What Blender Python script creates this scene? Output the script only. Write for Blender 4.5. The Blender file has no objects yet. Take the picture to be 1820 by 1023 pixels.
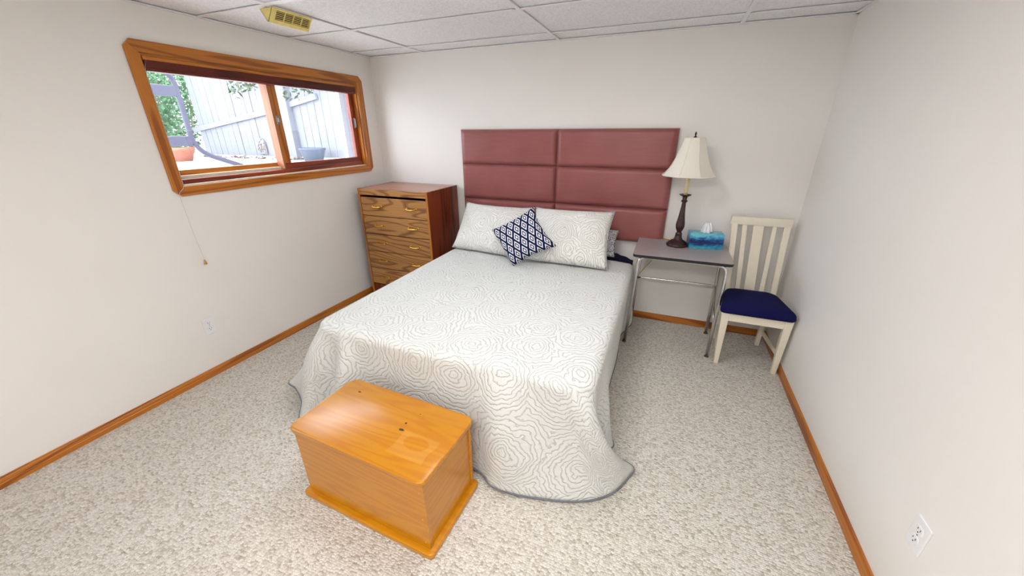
import bpy, bmesh, math, random
from mathutils import Vector, Matrix, noise as mnoise
R_ = math.radians
SC = bpy.context.scene
COL = SC.collection

# ------------------------------------------------------------------ camera
F_PX, YAW, PITCH, ROLL = 665.3, R_(-22.229), R_(22.806), R_(-0.286)
EYE = Vector((0, 0, 1.55))
fw = Vector((math.sin(YAW)*math.cos(PITCH), math.cos(YAW)*math.cos(PITCH), -math.sin(PITCH)))
r0 = Vector((math.cos(YAW), -math.sin(YAW), 0)); u0 = r0.cross(fw)
RT = math.cos(ROLL)*r0 + math.sin(ROLL)*u0; UP = -math.sin(ROLL)*r0 + math.cos(ROLL)*u0
cd = bpy.data.cameras.new('camera'); cam = bpy.data.objects.new('camera', cd); COL.objects.link(cam)
cd.sensor_fit = 'HORIZONTAL'; cd.sensor_width = 36; cd.lens = F_PX/1820*36; cd.clip_start = .02
M = Matrix((RT, UP, -fw)).transposed().to_4x4(); M.translation = EYE
cam.matrix_world = M; SC.camera = cam
def ray(u, v): return fw + RT*((u-910)/F_PX) - UP*((v-511.5)/F_PX)
def atx(u, v, x): d = ray(u, v); return EYE + d*(x/d.x)
def aty(u, v, y): d = ray(u, v); return EYE + d*(y/d.y)
def atz(u, v, z): d = ray(u, v); return EYE + d*((z-1.55)/d.z)

# ------------------------------------------------------------------ sky, exposure
SKY = 4.4; FILL_NEAR = 6.6; FILL_FAR = 9.8
wd = bpy.data.worlds.new('overcast_sky'); SC.world = wd; wd.use_nodes = True
bg = wd.node_tree.nodes['Background']; bg.inputs[0].default_value = (.78, .89, 1, 1); bg.inputs[1].default_value = SKY
vs = SC.view_settings; vs.view_transform = 'Standard'; vs.look = 'None'; vs.gamma = 1; vs.use_curve_mapping = False
vs.exposure = 1.32

# ------------------------------------------------------------------ helpers: materials
def s2l(c): return tuple(((x/255)/12.92 if x/255 <= .04045 else ((x/255+.055)/1.055)**2.4) for x in c) + (1,)
class NT:
    def __init__(s, name, rough=.5, spec=.5, metal=0):
        s.m = bpy.data.materials.new(name); s.m.use_nodes = True; s.t = s.m.node_tree
        s.b = s.t.nodes['Principled BSDF']; s.b.inputs['Roughness'].default_value = rough
        s.b.inputs['Metallic'].default_value = metal; s.b.inputs['Specular IOR Level'].default_value = spec
    def n(s, typ, ins=None, **kw):
        n = s.t.nodes.new(typ)
        for k, v in kw.items(): setattr(n, k, v)
        for k, v in (ins or {}).items():
            if hasattr(v, 'is_linked') or isinstance(v, bpy.types.NodeSocket): s.t.links.new(v, n.inputs[k])
            else: n.inputs[k].default_value = v
        return n
    def coord(s, kind='Object', scale=(1, 1, 1), rot=(0, 0, 0)):
        c = s.n('ShaderNodeTexCoord'); m = s.n('ShaderNodeMapping', {'Vector': c.outputs[kind], 'Scale': scale, 'Rotation': rot})
        return m.outputs[0]
    def math(s, op, a, b=0.0, c=0.0):
        return s.n('ShaderNodeMath', {0: a, 1: b, 2: c}, operation=op).outputs[0]
    def noise(s, vec, scale, detail=3, rough=.5, dist=0):
        return s.n('ShaderNodeTexNoise', {'Vector': vec, 'Scale': scale, 'Detail': detail, 'Roughness': rough, 'Distortion': dist}).outputs['Fac']
    def ramp(s, fac, stops, interp='LINEAR'):
        r = s.n('ShaderNodeValToRGB', {0: fac}); cr = r.color_ramp; cr.interpolation = interp
        while len(cr.elements) < len(stops): cr.elements.new(.5)
        for e, (p, c) in zip(cr.elements, stops): e.position = p; e.color = c
        return r.outputs[0]
    def mix(s, fac, a, b, mode='MIX'):
        n = s.n('ShaderNodeMix', data_type='RGBA', blend_type=mode)
        for i, v in ((0, fac), (6, a), (7, b)):
            if isinstance(v, bpy.types.NodeSocket): s.t.links.new(v, n.inputs[i])
            else: n.inputs[i].default_value = v
        return n.outputs[2]
    def color(s, c):
        if isinstance(c, bpy.types.NodeSocket): s.t.links.new(c, s.b.inputs['Base Color'])
        else: s.b.inputs['Base Color'].default_value = c
        return s
    def bump(s, h, strength=.3, dist=.01):
        n = s.n('ShaderNodeBump', {'Height': h, 'Strength': strength, 'Distance': dist}); s.t.links.new(n.outputs[0], s.b.inputs['Normal']); return s
    def rough(s, r): s.t.links.new(r, s.b.inputs['Roughness']); return s

MAT = {}
def flat(name, rgb, rough=.5, metal=0, spec=.5, var=.06, vs_=30, bump=0):
    k = NT(name, rough, spec, metal); v = k.coord()
    n = k.noise(v, vs_, 3); c = s2l(rgb)
    d = tuple(x*(1-var*2) for x in c[:3]) + (1,); l = tuple(min(1, x*(1+var)) for x in c[:3]) + (1,)
    k.color(k.ramp(n, [(.3, d), (.7, l)]))
    if bump: k.bump(n, bump, .004)
    MAT[name] = k.m; return k.m
def wood(name, light, dark, axis, rough=.4, freq=18, stretch=.12, scale=7, fine=.25, coat=0, mid=.5, hi=.93):
    """contours of a stretched noise: cathedral grain running along axis"""
    k = NT(name, rough); sc = [1, 1, 1]; sc[axis] = stretch
    v = k.coord('Object', tuple(sc))
    n = k.noise(v, scale, 2, .45, .3)
    w = k.math('SINE', k.math('MULTIPLY', n, freq*6.283)); w = k.math('MULTIPLY_ADD', w, .5, .5)
    base = k.ramp(w, [(mid, s2l(light)), (hi, s2l(dark))])
    sc2 = [220, 220, 220]; sc2[axis] = 5
    f = k.noise(k.coord('Object', tuple(sc2)), 1, 2)
    fr = k.ramp(f, [(.3, (.55, .5, .45, 1)), (.62, (1, 1, 1, 1))])
    big = k.ramp(k.noise(v, 2.2, 2), [(.3, (.86, .83, .8, 1)), (.7, (1.0, 1.0, 1.0, 1))])
    c = k.mix(fine, base, fr, 'MULTIPLY'); k.color(k.mix(1, c, big, 'MULTIPLY'))
    k.bump(f, .05, .002)
    k.b.inputs['Coat Weight'].default_value = coat; k.b.inputs['Coat Roughness'].default_value = .18
    MAT[name] = k.m; return k.m

# paint, ceiling, carpet
k = NT('wall_paint', .62, .35); v = k.coord(); n = k.noise(v, 180, 4)
k.color(k.ramp(k.noise(v, 1.3, 3), [(.3, s2l((237, 233, 228))), (.7, s2l((241, 238, 233)))])); k.bump(n, .06, .002); MAT['paint'] = k.m
k = NT('ceiling_tile', .8, .2); v = k.coord(); n = k.noise(v, 95, 5, .6)
k.color(k.ramp(n, [(.35, s2l((226, 226, 228))), (.55, s2l((243, 243, 245)))])); k.bump(n, .2, .003); MAT['tile'] = k.m
flat('tee_white', (236, 236, 238), .4, var=.01)
k = NT('berber_carpet', .95, .1)
c = k.n('ShaderNodeTexCoord').outputs['Object']
wob = k.n('ShaderNodeTexNoise', {'Vector': c, 'Scale': 60, 'Detail': 2})
wv = k.n('ShaderNodeVectorMath', {0: wob.outputs['Color'], 1: (.008, .008, 0)}, operation='MULTIPLY').outputs[0]
cv = k.n('ShaderNodeVectorMath', {0: c, 1: wv}, operation='ADD').outputs[0]
mp = k.n('ShaderNodeMapping', {'Vector': cv, 'Scale': (80, 115, 1), 'Rotation': (0, 0, .0)}).outputs[0]
vo = k.n('ShaderNodeTexVoronoi', {'Vector': mp, 'Scale': 1.0, 'Randomness': .62}, voronoi_dimensions='2D')
fl = k.noise(c, 210, 3, .7)
tone = k.ramp(vo.outputs['Color'], [(.0, s2l((184, 174, 158))), (.35, s2l((217, 212, 202))), (1, s2l((238, 235, 228)))])
fleck = k.ramp(fl, [(.33, (.58, .53, .48, 1)), (.5, (1, 1, 1, 1))])
gap = k.ramp(vo.outputs['Distance'], [(.45, (1, 1, 1, 1)), (.85, (.62, .58, .54, 1))])
k.color(k.mix(.8, k.mix(.75, tone, fleck, 'MULTIPLY'), gap, 'MULTIPLY'))
hgt = k.math('MULTIPLY_ADD', vo.outputs['Distance'], -1.0, k.math('MULTIPLY', fl, .35)); k.bump(hgt, .75, .008); MAT['carpet'] = k.m
# woods
wood('oak_trim', (200, 122, 32), (160, 86, 16), 1, .38, 7, .06, 9, .35, .25)
wood('oak_trim_x', (200, 122, 32), (160, 86, 16), 0, .38, 7, .06, 9, .35, .25)
wood('oak_trim_z', (200, 122, 32), (160, 86, 16), 2, .38, 7, .06, 9, .35, .25)
wood('sash_wood', (160, 66, 28), (120, 40, 14), 1, .4, 6, .06, 9, .3, .15)
wood('sash_wood_z', (160, 66, 28), (120, 40, 14), 2, .4, 6, .06, 9, .3, .15)
wood('raw_wood', (186, 124, 88), (168, 106, 72), 2, .55, 5, .05, 9, .2)
wood('blind_wood', (112, 38, 24), (84, 22, 14), 1, .4, 6, .05, 10, .3)
wood('dresser_face', (190, 138, 76), (140, 90, 44), 0, .36, 13, .16, 5.0, .5, .2, .6, 1.0)
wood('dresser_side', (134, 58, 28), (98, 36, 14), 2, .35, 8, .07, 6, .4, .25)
wood('dresser_top', (176, 100, 64), (146, 74, 42), 0, .3, 8, .07, 6, .3, .4)
wood('dresser_edge', (190, 120, 52), (160, 92, 34), 2, .4, 6, .05, 9, .3)
# pine with knots
def pine(name, axis, worn=False):
    k = NT(name, .3); sc = [1, 1, 1]; sc[axis] = .1; v = k.coord('Object', tuple(sc))
    n = k.noise(v, 8, 2, .45, .25); w = k.math('MULTIPLY_ADD', k.math('SINE', k.math('MULTIPLY', n, 70)), .5, .5)
    base = k.ramp(w, [(.2, s2l((202, 136, 4))), (1, s2l((194, 123, 3)))])
    big = k.ramp(k.noise(v, 2.5, 2), [(.3, (.88, .84, .76, 1)), (.7, (1, 1, 1, 1))])
    col = k.mix(1, base, big, 'MULTIPLY')
    if worn:                                                     # pale worn square with an amber oval left in it
        sp = k.n('ShaderNodeSeparateXYZ', {0: k.coord()}); dx = k.math('SUBTRACT', sp.outputs[0], .222); dy = k.math('SUBTRACT', sp.outputs[1], -.055)
        dx = k.math('MULTIPLY_ADD', k.noise(k.coord(), 18, 2), .03, dx)
        sq = k.math('MAXIMUM', k.math('DIVIDE', k.math('ABSOLUTE', dx), .088), k.math('DIVIDE', k.math('ABSOLUTE', dy), .062))
        el = k.math('ADD', k.math('POWER', k.math('DIVIDE', k.math('ABSOLUTE', dx), .058), 2), k.math('POWER', k.math('DIVIDE', k.math('ABSOLUTE', k.math('SUBTRACT', dy, .018)), .036), 2))
        msk = k.math('MULTIPLY', k.ramp(sq, [(.92, (1, 1, 1, 1)), (1, (0, 0, 0, 1))]), k.ramp(el, [(.8, (0, 0, 0, 1)), (1, (1, 1, 1, 1))]))
        col = k.mix(k.math('MULTIPLY', msk, .2), col, s2l((222, 172, 92)))
    k.color(col); k.b.inputs['Coat Weight'].default_value = .6; k.b.inputs['Coat Roughness'].default_value = .26; k.b.inputs['Specular IOR Level'].default_value = .25
    MAT[name] = k.m; return k
pine('pine', 0); pine('pine_y', 1); pine('pine_lid', 0, True)
flat('knot', (58, 30, 14), .5); flat('scuff', (216, 158, 70), .5, var=.1)
# other
flat('cream_paint', (236, 227, 206), .42, var=.015); flat('navy_cloth', (16, 18, 74), .9, var=.15, vs_=260, spec=.2, bump=.2)
flat('navy_sheet', (18, 20, 62), .85, var=.1, spec=.2); flat('brass', (214, 164, 70), .25, 1, var=.03)
flat('chrome', (226, 226, 228), .2, 1, var=.02); flat('steel_foot', (120, 104, 80), .4, 1); flat('grey_laminate', (170, 161, 160), .35, var=.02)
flat('black_edge', (26, 22, 30), .4); flat('bronze', (58, 30, 27), .42, var=.3, vs_=60, bump=.35); flat('candle', (238, 222, 170), .5, var=.02); flat('seam', (226, 216, 196), .8, var=.02)
flat('plastic_white', (238, 238, 240), .35, var=.01); flat('slot_dark', (40, 38, 40), .6); flat('vent_yellow', (246, 228, 142), .45, var=.05); flat('vent_dark', (70, 34, 8), .7)
flat('binding', (116, 120, 128), .8, var=.05); flat('sham_trim', (166, 168, 172), .8, var=.05); flat('cord_white', (214, 208, 200), .6); flat('cord_gold', (206, 160, 58), .4); flat('tassel_wood', (196, 140, 70), .5)
flat('tissue', (246, 247, 250), .9, var=.01); flat('pewter', (150, 148, 152), .35, .8)
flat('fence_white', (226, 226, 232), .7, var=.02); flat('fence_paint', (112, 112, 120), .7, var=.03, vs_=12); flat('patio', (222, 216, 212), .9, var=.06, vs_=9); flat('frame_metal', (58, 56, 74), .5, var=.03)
flat('leaf_green', (66, 106, 66), .6, var=.25, vs_=4); flat('leaf_dark', (58, 74, 44), .6, var=.25, vs_=4); flat('litter', (96, 74, 58), .8, var=.25, vs_=9); flat('bark', (110, 92, 80), .8)
flat('terracotta', (140, 84, 66), .7); flat('blue_pot', (62, 72, 88), .5); flat('pebble', (128, 120, 108), .7, var=.3, vs_=20); 
k = NT('lamp_fabric', .85, .2); v = k.coord('Object', (1, 1, 1)); n = k.noise(v, 320, 2); k.color(k.ramp(n, [(.3, s2l((232, 226, 212))), (.7, s2l((242, 237, 226)))])); k.bump(n, .08, .002)
k.b.inputs['Subsurface Weight'].default_value = 0; MAT['lamp_fabric'] = k.m
# wine coloured headboard satin
k = NT('wine_satin', .4, .45); v = k.coord('Object', (5, 1, 60)); n = k.noise(v, 1.0, 4, .6); n2 = k.noise(k.coord('Object', (1, 1, 1)), 4, 3)
k.color(k.ramp(k.math('MULTIPLY_ADD', n2, .6, k.math('MULTIPLY', n, .4)), [(.3, s2l((138, 76, 73))), (.7, s2l((160, 93, 90)))])); k.bump(n, .12, .006)
k.b.inputs['Sheen Weight'].default_value = .15; MAT['wine'] = k.m
# quilt: stitched rosettes from warped cell distances
def quilt_mat(name, scale, bs=.6, base=(220, 222, 219)):
    k = NT(name, .88, .15); uv = k.n('ShaderNodeTexCoord').outputs['UV']
    w1 = k.n('ShaderNodeTexNoise', {'Vector': uv, 'Scale': 9, 'Detail': 2}); w2 = k.n('ShaderNodeTexNoise', {'Vector': uv, 'Scale': 46, 'Detail': 1})
    a = k.n('ShaderNodeVectorMath', {0: w1.outputs['Color'], 1: (.085, .085, 0)}, operation='MULTIPLY').outputs[0]
    b = k.n('ShaderNodeVectorMath', {0: w2.outputs['Color'], 1: (.022, .022, 0)}, operation='MULTIPLY').outputs[0]
    p = k.n('ShaderNodeVectorMath', {0: uv, 1: a}, operation='ADD').outputs[0]; p = k.n('ShaderNodeVectorMath', {0: p, 1: b}, operation='ADD').outputs[0]
    vo = k.n('ShaderNodeTexVoronoi', {'Vector': p, 'Scale': scale, 'Randomness': .75}, voronoi_dimensions='2D')
    ph = k.math('FRACT', k.math('MULTIPLY', vo.outputs['Distance'], 13.0))
    tri = k.math('ABSOLUTE', k.math('SUBTRACT', ph, .5))            # 0 mid channel .. .5 at the stitch
    hgt = k.ramp(tri, [(.0, (1, 1, 1, 1)), (.3, (.86, .86, .86, 1)), (.5, (0, 0, 0, 1))])
    puck = k.noise(uv, 55, 3)
    hh = k.math('MULTIPLY_ADD', puck, .35, k.math('MULTIPLY', hgt, 1.0))
    k.bump(hh, bs, .006)
    stitch_tone = k.ramp(tri, [(.40, (1, 1, 1, 1)), (.49, (.74, .72, .68, 1))])  # colour darker along the stitch lines
    k.color(k.mix(1, s2l(base), stitch_tone, 'MULTIPLY')); k.b.inputs['Sheen Weight'].default_value = .1
    MAT[name] = k.m
quilt_mat('quilt', 3.7); quilt_mat('sham', 4.2, .8, (240, 240, 235))
# navy and white diamond weave
k = NT('diamond_weave', .9, .15); uv = k.n('ShaderNodeTexCoord').outputs['UV']; sp = k.n('ShaderNodeSeparateXYZ', {0: uv})
def tri_(o, f): return k.math('ABSOLUTE', k.math('SUBTRACT', k.math('FRACT', k.math('MULTIPLY', o, f)), .5))
d = k.math('ADD', tri_(sp.outputs[0], 6.0), tri_(sp.outputs[1], 3.0)); d = k.math('MINIMUM', d, k.math('SUBTRACT', 1.0, d))
NV, WH = s2l((20, 28, 66)), s2l((232, 234, 240))
k.color(k.ramp(d, [(0, WH), (.125, NV), (.24, WH), (.365, NV)], 'CONSTANT')); k.bump(k.noise(uv, 120, 2), .3, .003); MAT['diamond'] = k.m
# speckled pillow
k = NT('speckle', .9, .15); v = k.coord(); n = k.noise(v, 130, 2); k.color(k.ramp(n, [(.44, s2l((120, 120, 130))), (.52, s2l((216, 214, 216)))])); MAT['speckle'] = k.m
# tissue box print: blue wave bands
k = NT('wave_print', .35); c = k.n('ShaderNodeTexCoord').outputs['Object']; sp = k.n('ShaderNodeSeparateXYZ', {0: c})
nn = k.noise(k.coord('Object', (1, 1, 2.2)), 22, 5, .62, .6)
h = k.math('MULTIPLY_ADD', k.math('SUBTRACT', nn, .28), .085, sp.outputs[2]); h = k.math('MULTIPLY', h, 6.9)
k.color(k.ramp(h, [(.0, s2l((90, 196, 214))), (.22, s2l((52, 158, 190))), (.36, s2l((22, 66, 128))), (.5, s2l((16, 26, 84))), (.62, s2l((26, 82, 150))), (.72, s2l((60, 160, 200))), (.84, s2l((120, 206, 222))), (1, s2l((70, 150, 190)))])); MAT['wave'] = k.m
# thin glass
m = bpy.data.materials.new('window_glass'); m.use_nodes = True; t = m.node_tree; t.nodes.remove(t.nodes['Principled BSDF'])
tr = t.nodes.new('ShaderNodeBsdfTransparent'); gl = t.nodes.new('ShaderNodeBsdfGlossy'); gl.inputs['Roughness'].default_value = .02
mx = t.nodes.new('ShaderNodeMixShader'); mx.inputs[0].default_value = .05
t.links.new(tr.outputs[0], mx.inputs[1]); t.links.new(gl.outputs[0], mx.inputs[2]); t.links.new(mx.outputs[0], t.nodes['Material Output'].inputs[0]); MAT['glass'] = m
# glowing diffusers of the two added fill panels
for nm, st in (('lit', FILL_FAR), ('lit_small', FILL_NEAR)):
    m = bpy.data.materials.new(nm+'_diffuser'); m.use_nodes = True; b = m.node_tree.nodes['Principled BSDF']
    b.inputs['Base Color'].default_value = (.9, .9, .9, 1); b.inputs['Emission Color'].default_value = (1, .985, .985, 1); b.inputs['Emission Strength'].default_value = st; MAT[nm] = m

# ------------------------------------------------------------------ helpers: geometry
def new(): return bmesh.new()
def join(bm, tmp):
    me = bpy.data.meshes.new('tmp'); tmp.to_mesh(me); tmp.free(); bm.from_mesh(me); bpy.data.meshes.remove(me); return bm
def box(bm, x0, x1, y0, y1, z0, z1, bev=0, seg=2, rot=None):
    t = bmesh.new(); bmesh.ops.create_cube(t, size=1)
    for v in t.verts: v.co = Vector(((v.co.x+.5)*(x1-x0)+x0, (v.co.y+.5)*(y1-y0)+y0, (v.co.z+.5)*(z1-z0)+z0))
    if bev: bmesh.ops.bevel(t, geom=t.edges[:], offset=bev, segments=seg, profile=.5, affect='EDGES')
    if rot is not None:
        for v in t.verts: v.co = rot @ v.co
    return join(bm, t)
def prism(bm, pts, z0, z1, bev=0, seg=2, mp=None):
    """outline pts (a,b) extruded along the third axis; mp(a,b,c)->xyz"""
    t = bmesh.new(); mp = mp or (lambda a, b, c: (a, b, c))
    lo = [t.verts.new((a, b, z0)) for a, b in pts]; hi = [t.verts.new((a, b, z1)) for a, b in pts]
    t.faces.new(lo[::-1]); t.faces.new(hi); n = len(pts)
    for i in range(n): t.faces.new((lo[i], lo[(i+1) % n], hi[(i+1) % n], hi[i]))
    if bev: bmesh.ops.bevel(t, geom=[e for e in t.edges if e.verts[0].co.z == e.verts[1].co.z], offset=bev, segments=seg, profile=.5, affect='EDGES')
    for v in t.verts: v.co = Vector(mp(*v.co))
    bmesh.ops.recalc_face_normals(t, faces=t.faces); return join(bm, t)
def tube(bm, pts, r, n=10, closed=False, caps=True):
    pts = [Vector(p) for p in pts]; rr = r if isinstance(r, (list, tuple)) else [r]*len(pts); rings = []; N = len(pts); up = None
    for i, p in enumerate(pts):
        a = pts[(i-1) % N] if (i or closed) else p; b = pts[(i+1) % N] if (i < N-1 or closed) else p
        d = (b-a).normalized()
        if up is None: up = d.orthogonal().normalized()
        up = (up - d*up.dot(d)); up = up.normalized() if up.length > 1e-6 else d.orthogonal().normalized(); s = d.cross(up)
        rings.append([bm.verts.new(p + (up*math.cos(2*math.pi*j/n) + s*math.sin(2*math.pi*j/n))*rr[i]) for j in range(n)])
    for i in range(N if closed else N-1):
        A, B = rings[i], rings[(i+1) % N]
        for j in range(n): bm.faces.new((A[j], A[(j+1) % n], B[(j+1) % n], B[j]))
    if caps and not closed: bm.faces.new(rings[0][::-1]); bm.faces.new(rings[-1])
    return bm
def lathe(bm, prof, n=28, c=(0, 0, 0)):
    """prof: (radius, z) bottom to top"""
    rings = [[bm.verts.new((c[0]+r*math.cos(2*math.pi*j/n), c[1]+r*math.sin(2*math.pi*j/n), c[2]+z)) for j in range(n)] for r, z in prof]
    for A, B in zip(rings, rings[1:]):
        for j in range(n): bm.faces.new((A[j], A[(j+1) % n], B[(j+1) % n], B[j]))
    bm.faces.new(rings[0][::-1]); bm.faces.new(rings[-1]); return bm
def arc(c, r, a0, a1, n): return [(c[0]+r*math.cos(a0+(a1-a0)*i/n), c[1]+r*math.sin(a0+(a1-a0)*i/n)) for i in range(n+1)]
def rrect(x0, x1, y0, y1, r, n=5):
    return arc((x1-r, y1-r), r, 0, math.pi/2, n) + arc((x0+r, y1-r), r, math.pi/2, math.pi, n) + arc((x0+r, y0+r), r, math.pi, 1.5*math.pi, n) + arc((x1-r, y0+r), r, 1.5*math.pi, 2*math.pi, n)
def bend(pts, r, n=5):
    """round the inner corners of a polyline"""
    pts = [Vector(p) for p in pts]; out = [pts[0]]
    for a, p, b in zip(pts, pts[1:], pts[2:]):
        d1 = (a-p).normalized(); d2 = (b-p).normalized(); q = min(r, (a-p).length*.49, (b-p).length*.49); A = p+d1*q; B = p+d2*q
        for i in range(n+1):
            t = i/n; out.append(A*(1-t)**2 + p*2*t*(1-t) + B*t*t)
    return out + [pts[-1]]
def catmull(pts, m=8):
    P = [Vector(p) for p in pts]; out = []
    for i in range(len(P)-1):
        a, b, c, d = P[max(i-1, 0)], P[i], P[i+1], P[min(i+2, len(P)-1)]
        for j in range(m):
            t = j/m; out.append(.5*(2*b + (c-a)*t + (2*a-5*b+4*c-d)*t*t + (3*b-a-3*c+d)*t**3))
    return out + [P[-1]]
def obj(name, bm, mat, parent=None, smooth=False, kind=None, label=None):
    me = bpy.data.meshes.new(name)
    if parent is not None and not parent.get('_local'):
        off = parent.location.copy(); p = parent.parent
        while p is not None: off += p.location; p = p.parent
        for v in bm.verts: v.co -= off
    bm.to_mesh(me); bm.free(); me.materials.append(MAT[mat])
    if smooth: me.polygons.foreach_set('use_smooth', [True]*len(me.polygons))
    o = bpy.data.objects.new(name, me); COL.objects.link(o); o.parent = parent
    if kind: o['kind'] = kind
    if label: o['label'] = label
    return o
def soft(o, ang=40):
    """smooth shading that keeps hard corners"""
    me = o.data; me.polygons.foreach_set('use_smooth', [True]*len(me.polygons)); me.set_sharp_from_angle(angle=R_(ang)); return o
def tag(o, label, cat, group=None, kind=None):
    o['label'] = label; o['category'] = cat
    if group: o['group'] = group
    if kind: o['kind'] = kind
    return o
def thing(name, label, cat, loc, rz=0, group=None, kind=None):
    o = bpy.data.objects.new(name, None); COL.objects.link(o); o.location = loc; o.rotation_euler.z = rz; o.empty_display_size = .05
    return tag(o, label, cat, group, kind)
def inst(src, loc, parent=None):
    c = src.copy(); COL.objects.link(c); c.location = loc; c.parent = parent if parent is not None else src.parent; return c
def struct(o, label=None, cat=None):
    o['kind'] = 'structure'
    if label: o['label'] = label
    if cat: o['category'] = cat
    return o

# ------------------------------------------------------------------ room shell
XL, XR, YB, YF, ZC = -2.726, .891, 3.215, -1.6, 2.172
WY0, WY1, WZ0, WZ1 = 1.402, 2.985, 1.248, 1.944          # window opening
struct(obj('floor', box(new(), XL, XR, YF, YB, -.1, 0), 'carpet'), 'cream and brown flecked looped berber carpet', 'floor')
struct(obj('wall_back', box(new(), XL-.25, XR+.2, YB, YB+.2, -.1, ZC+.2), 'paint'), 'cream painted wall behind the headboard', 'wall')
struct(obj('wall_right', box(new(), XR, XR+.2, YF-.2, YB, -.1, ZC+.2), 'paint'), 'cream painted wall beside the white chair', 'wall')
struct(obj('wall_front', box(new(), XL-.25, XR, YF-.2, YF, -.1, ZC+.2), 'paint'), 'cream painted wall facing the headboard', 'wall')
bm = new(); x0, x1 = XL-.25, XL
box(bm, x0, x1, YF, WY0, -.1, ZC+.2); box(bm, x0, x1, WY1, YB, -.1, ZC+.2); box(bm, x0, x1, WY0, WY1, -.1, WZ0); box(bm, x0, x1, WY0, WY1, WZ1, ZC+.2)
struct(obj('wall_left', bm, 'paint'), 'cream painted wall with the wood-framed window', 'wall')
# baseboards: moulded profile
prof = [(0, 0), (.013, 0), (.013, .026), (.0115, .028), (.0115, .032), (.013, .034), (.012, .045), (.008, .049), (.007, .056), (0, .056)]
struct(obj('baseboard_left', prism(new(), prof, YF, YB, mp=lambda a, b, c: (XL+a, c, b)), 'oak_trim'), 'orange oak baseboard under the window wall', 'baseboard')
struct(obj('baseboard_right', prism(new(), prof, YF, YB, mp=lambda a, b, c: (XR-a, c, b)), 'oak_trim'), 'orange oak baseboard along the wall beside the chair', 'baseboard')
struct(obj('baseboard_back', prism(new(), prof, XL+.013, XR-.013, mp=lambda a, b, c: (c, YB-a, b)), 'oak_trim_x'), 'orange oak baseboard behind bed and desk', 'baseboard')
# suspended ceiling
ceil = struct(obj('ceiling', box(new(), XL, XR, YF, YB, ZC+.02, ZC+.2), 'tile'), 'suspended ceiling of white textured tiles in a white grid', 'ceiling')
gx = [XL, -2.133, -.918, .288, XR]; gy = [YF] + [2.98-.61*i for i in range(7, -1, -1)] + [YB]
LIGHT_CELLS = {(2, 5): ('small square added fill light panel nearer the headboard wall', 'lit_small'), (2, 2): ('long added fill light panel away from the headboard wall', 'lit'), (1, 5): ('long unlit ceiling light panel beside the yellowed vent', 'plastic_white')}  # the two glowing panels are unseen, added to brighten the room
tiles = {}
for i in range(4):
    for j in range(len(gy)-1):
        if (i, j) in LIGHT_CELLS: continue
        sx, sy = gx[i+1]-gx[i], gy[j+1]-gy[j]; key = (round(sx, 3), round(sy, 3)); c = ((gx[i]+gx[i+1])/2, (gy[j]+gy[j+1])/2, ZC+.0155)
        if key not in tiles:
            o = obj('ceiling_tile', box(new(), -sx/2+.001, sx/2-.001, -sy/2+.001, sy/2-.001, -.0057, .0043), 'tile'); o.parent = ceil; o.location = c; tiles[key] = o
        else: inst(tiles[key], c, ceil)
for x in gx[1:-1]: obj('ceiling_tee', box(new(), x-.012, x+.012, YF, YB, ZC, ZC+.0075, .0012, 1), 'tee_white', ceil)
for y in gy[1:-1]:
    for a, b in zip(gx, gx[1:]): obj('ceiling_tee', box(new(), a+.0125*(a > XL), b-.0125*(b < XR), y-.012, y+.012, ZC+.0005, ZC+.0075, .0012, 1), 'tee_white', ceil)
obj('wall_angle', box(new(), XL, XL+.02, YF, YB, ZC-.001, ZC+.006), 'tee_white', ceil); obj('wall_angle', box(new(), XR-.02, XR, YF, YB, ZC-.001, ZC+.006), 'tee_white', ceil)
obj('wall_angle', box(new(), XL, XR, YB-.02, YB, ZC-.001, ZC+.006), 'tee_white', ceil)
for (i, j), (lab, dm) in LIGHT_CELLS.items():
    lx0, lx1, ly0, ly1 = gx[i]+.013, gx[i+1]-.013, gy[j]+.013, gy[j+1]-.013
    if (i, j) == (2, 5):                                       # a half-cell panel, the rest of the cell is a tile
        xm_ = gx[i]+.603; obj('ceiling_tee', box(new(), xm_-.012, xm_+.012, ly0, ly1, ZC+.0005, ZC+.0075, .0012, 1), 'tee_white', ceil)
        obj('ceiling_tile', box(new(), xm_+.001, lx1+.012, ly0-.012, ly1+.012, ZC+.011, ZC+.0198), 'tile', ceil); lx1 = xm_-.013
    cl = thing('ceiling_light', lab, 'ceiling light', ((lx0+lx1)/2, (ly0+ly1)/2, ZC), group='recessed ceiling lights')
    for b_ in ((lx0, lx1, ly0, ly0+.03), (lx0, lx1, ly1-.03, ly1), (lx0, lx0+.03, ly0+.03, ly1-.03), (lx1-.03, lx1, ly0+.03, ly1-.03)): obj('frame', box(new(), *b_, ZC-.004, ZC+.019), 'tee_white', cl)
    obj('diffuser', box(new(), lx0+.03, lx1-.03, ly0+.03, ly1-.03, ZC+.002, ZC+.012), dm, cl)

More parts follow.
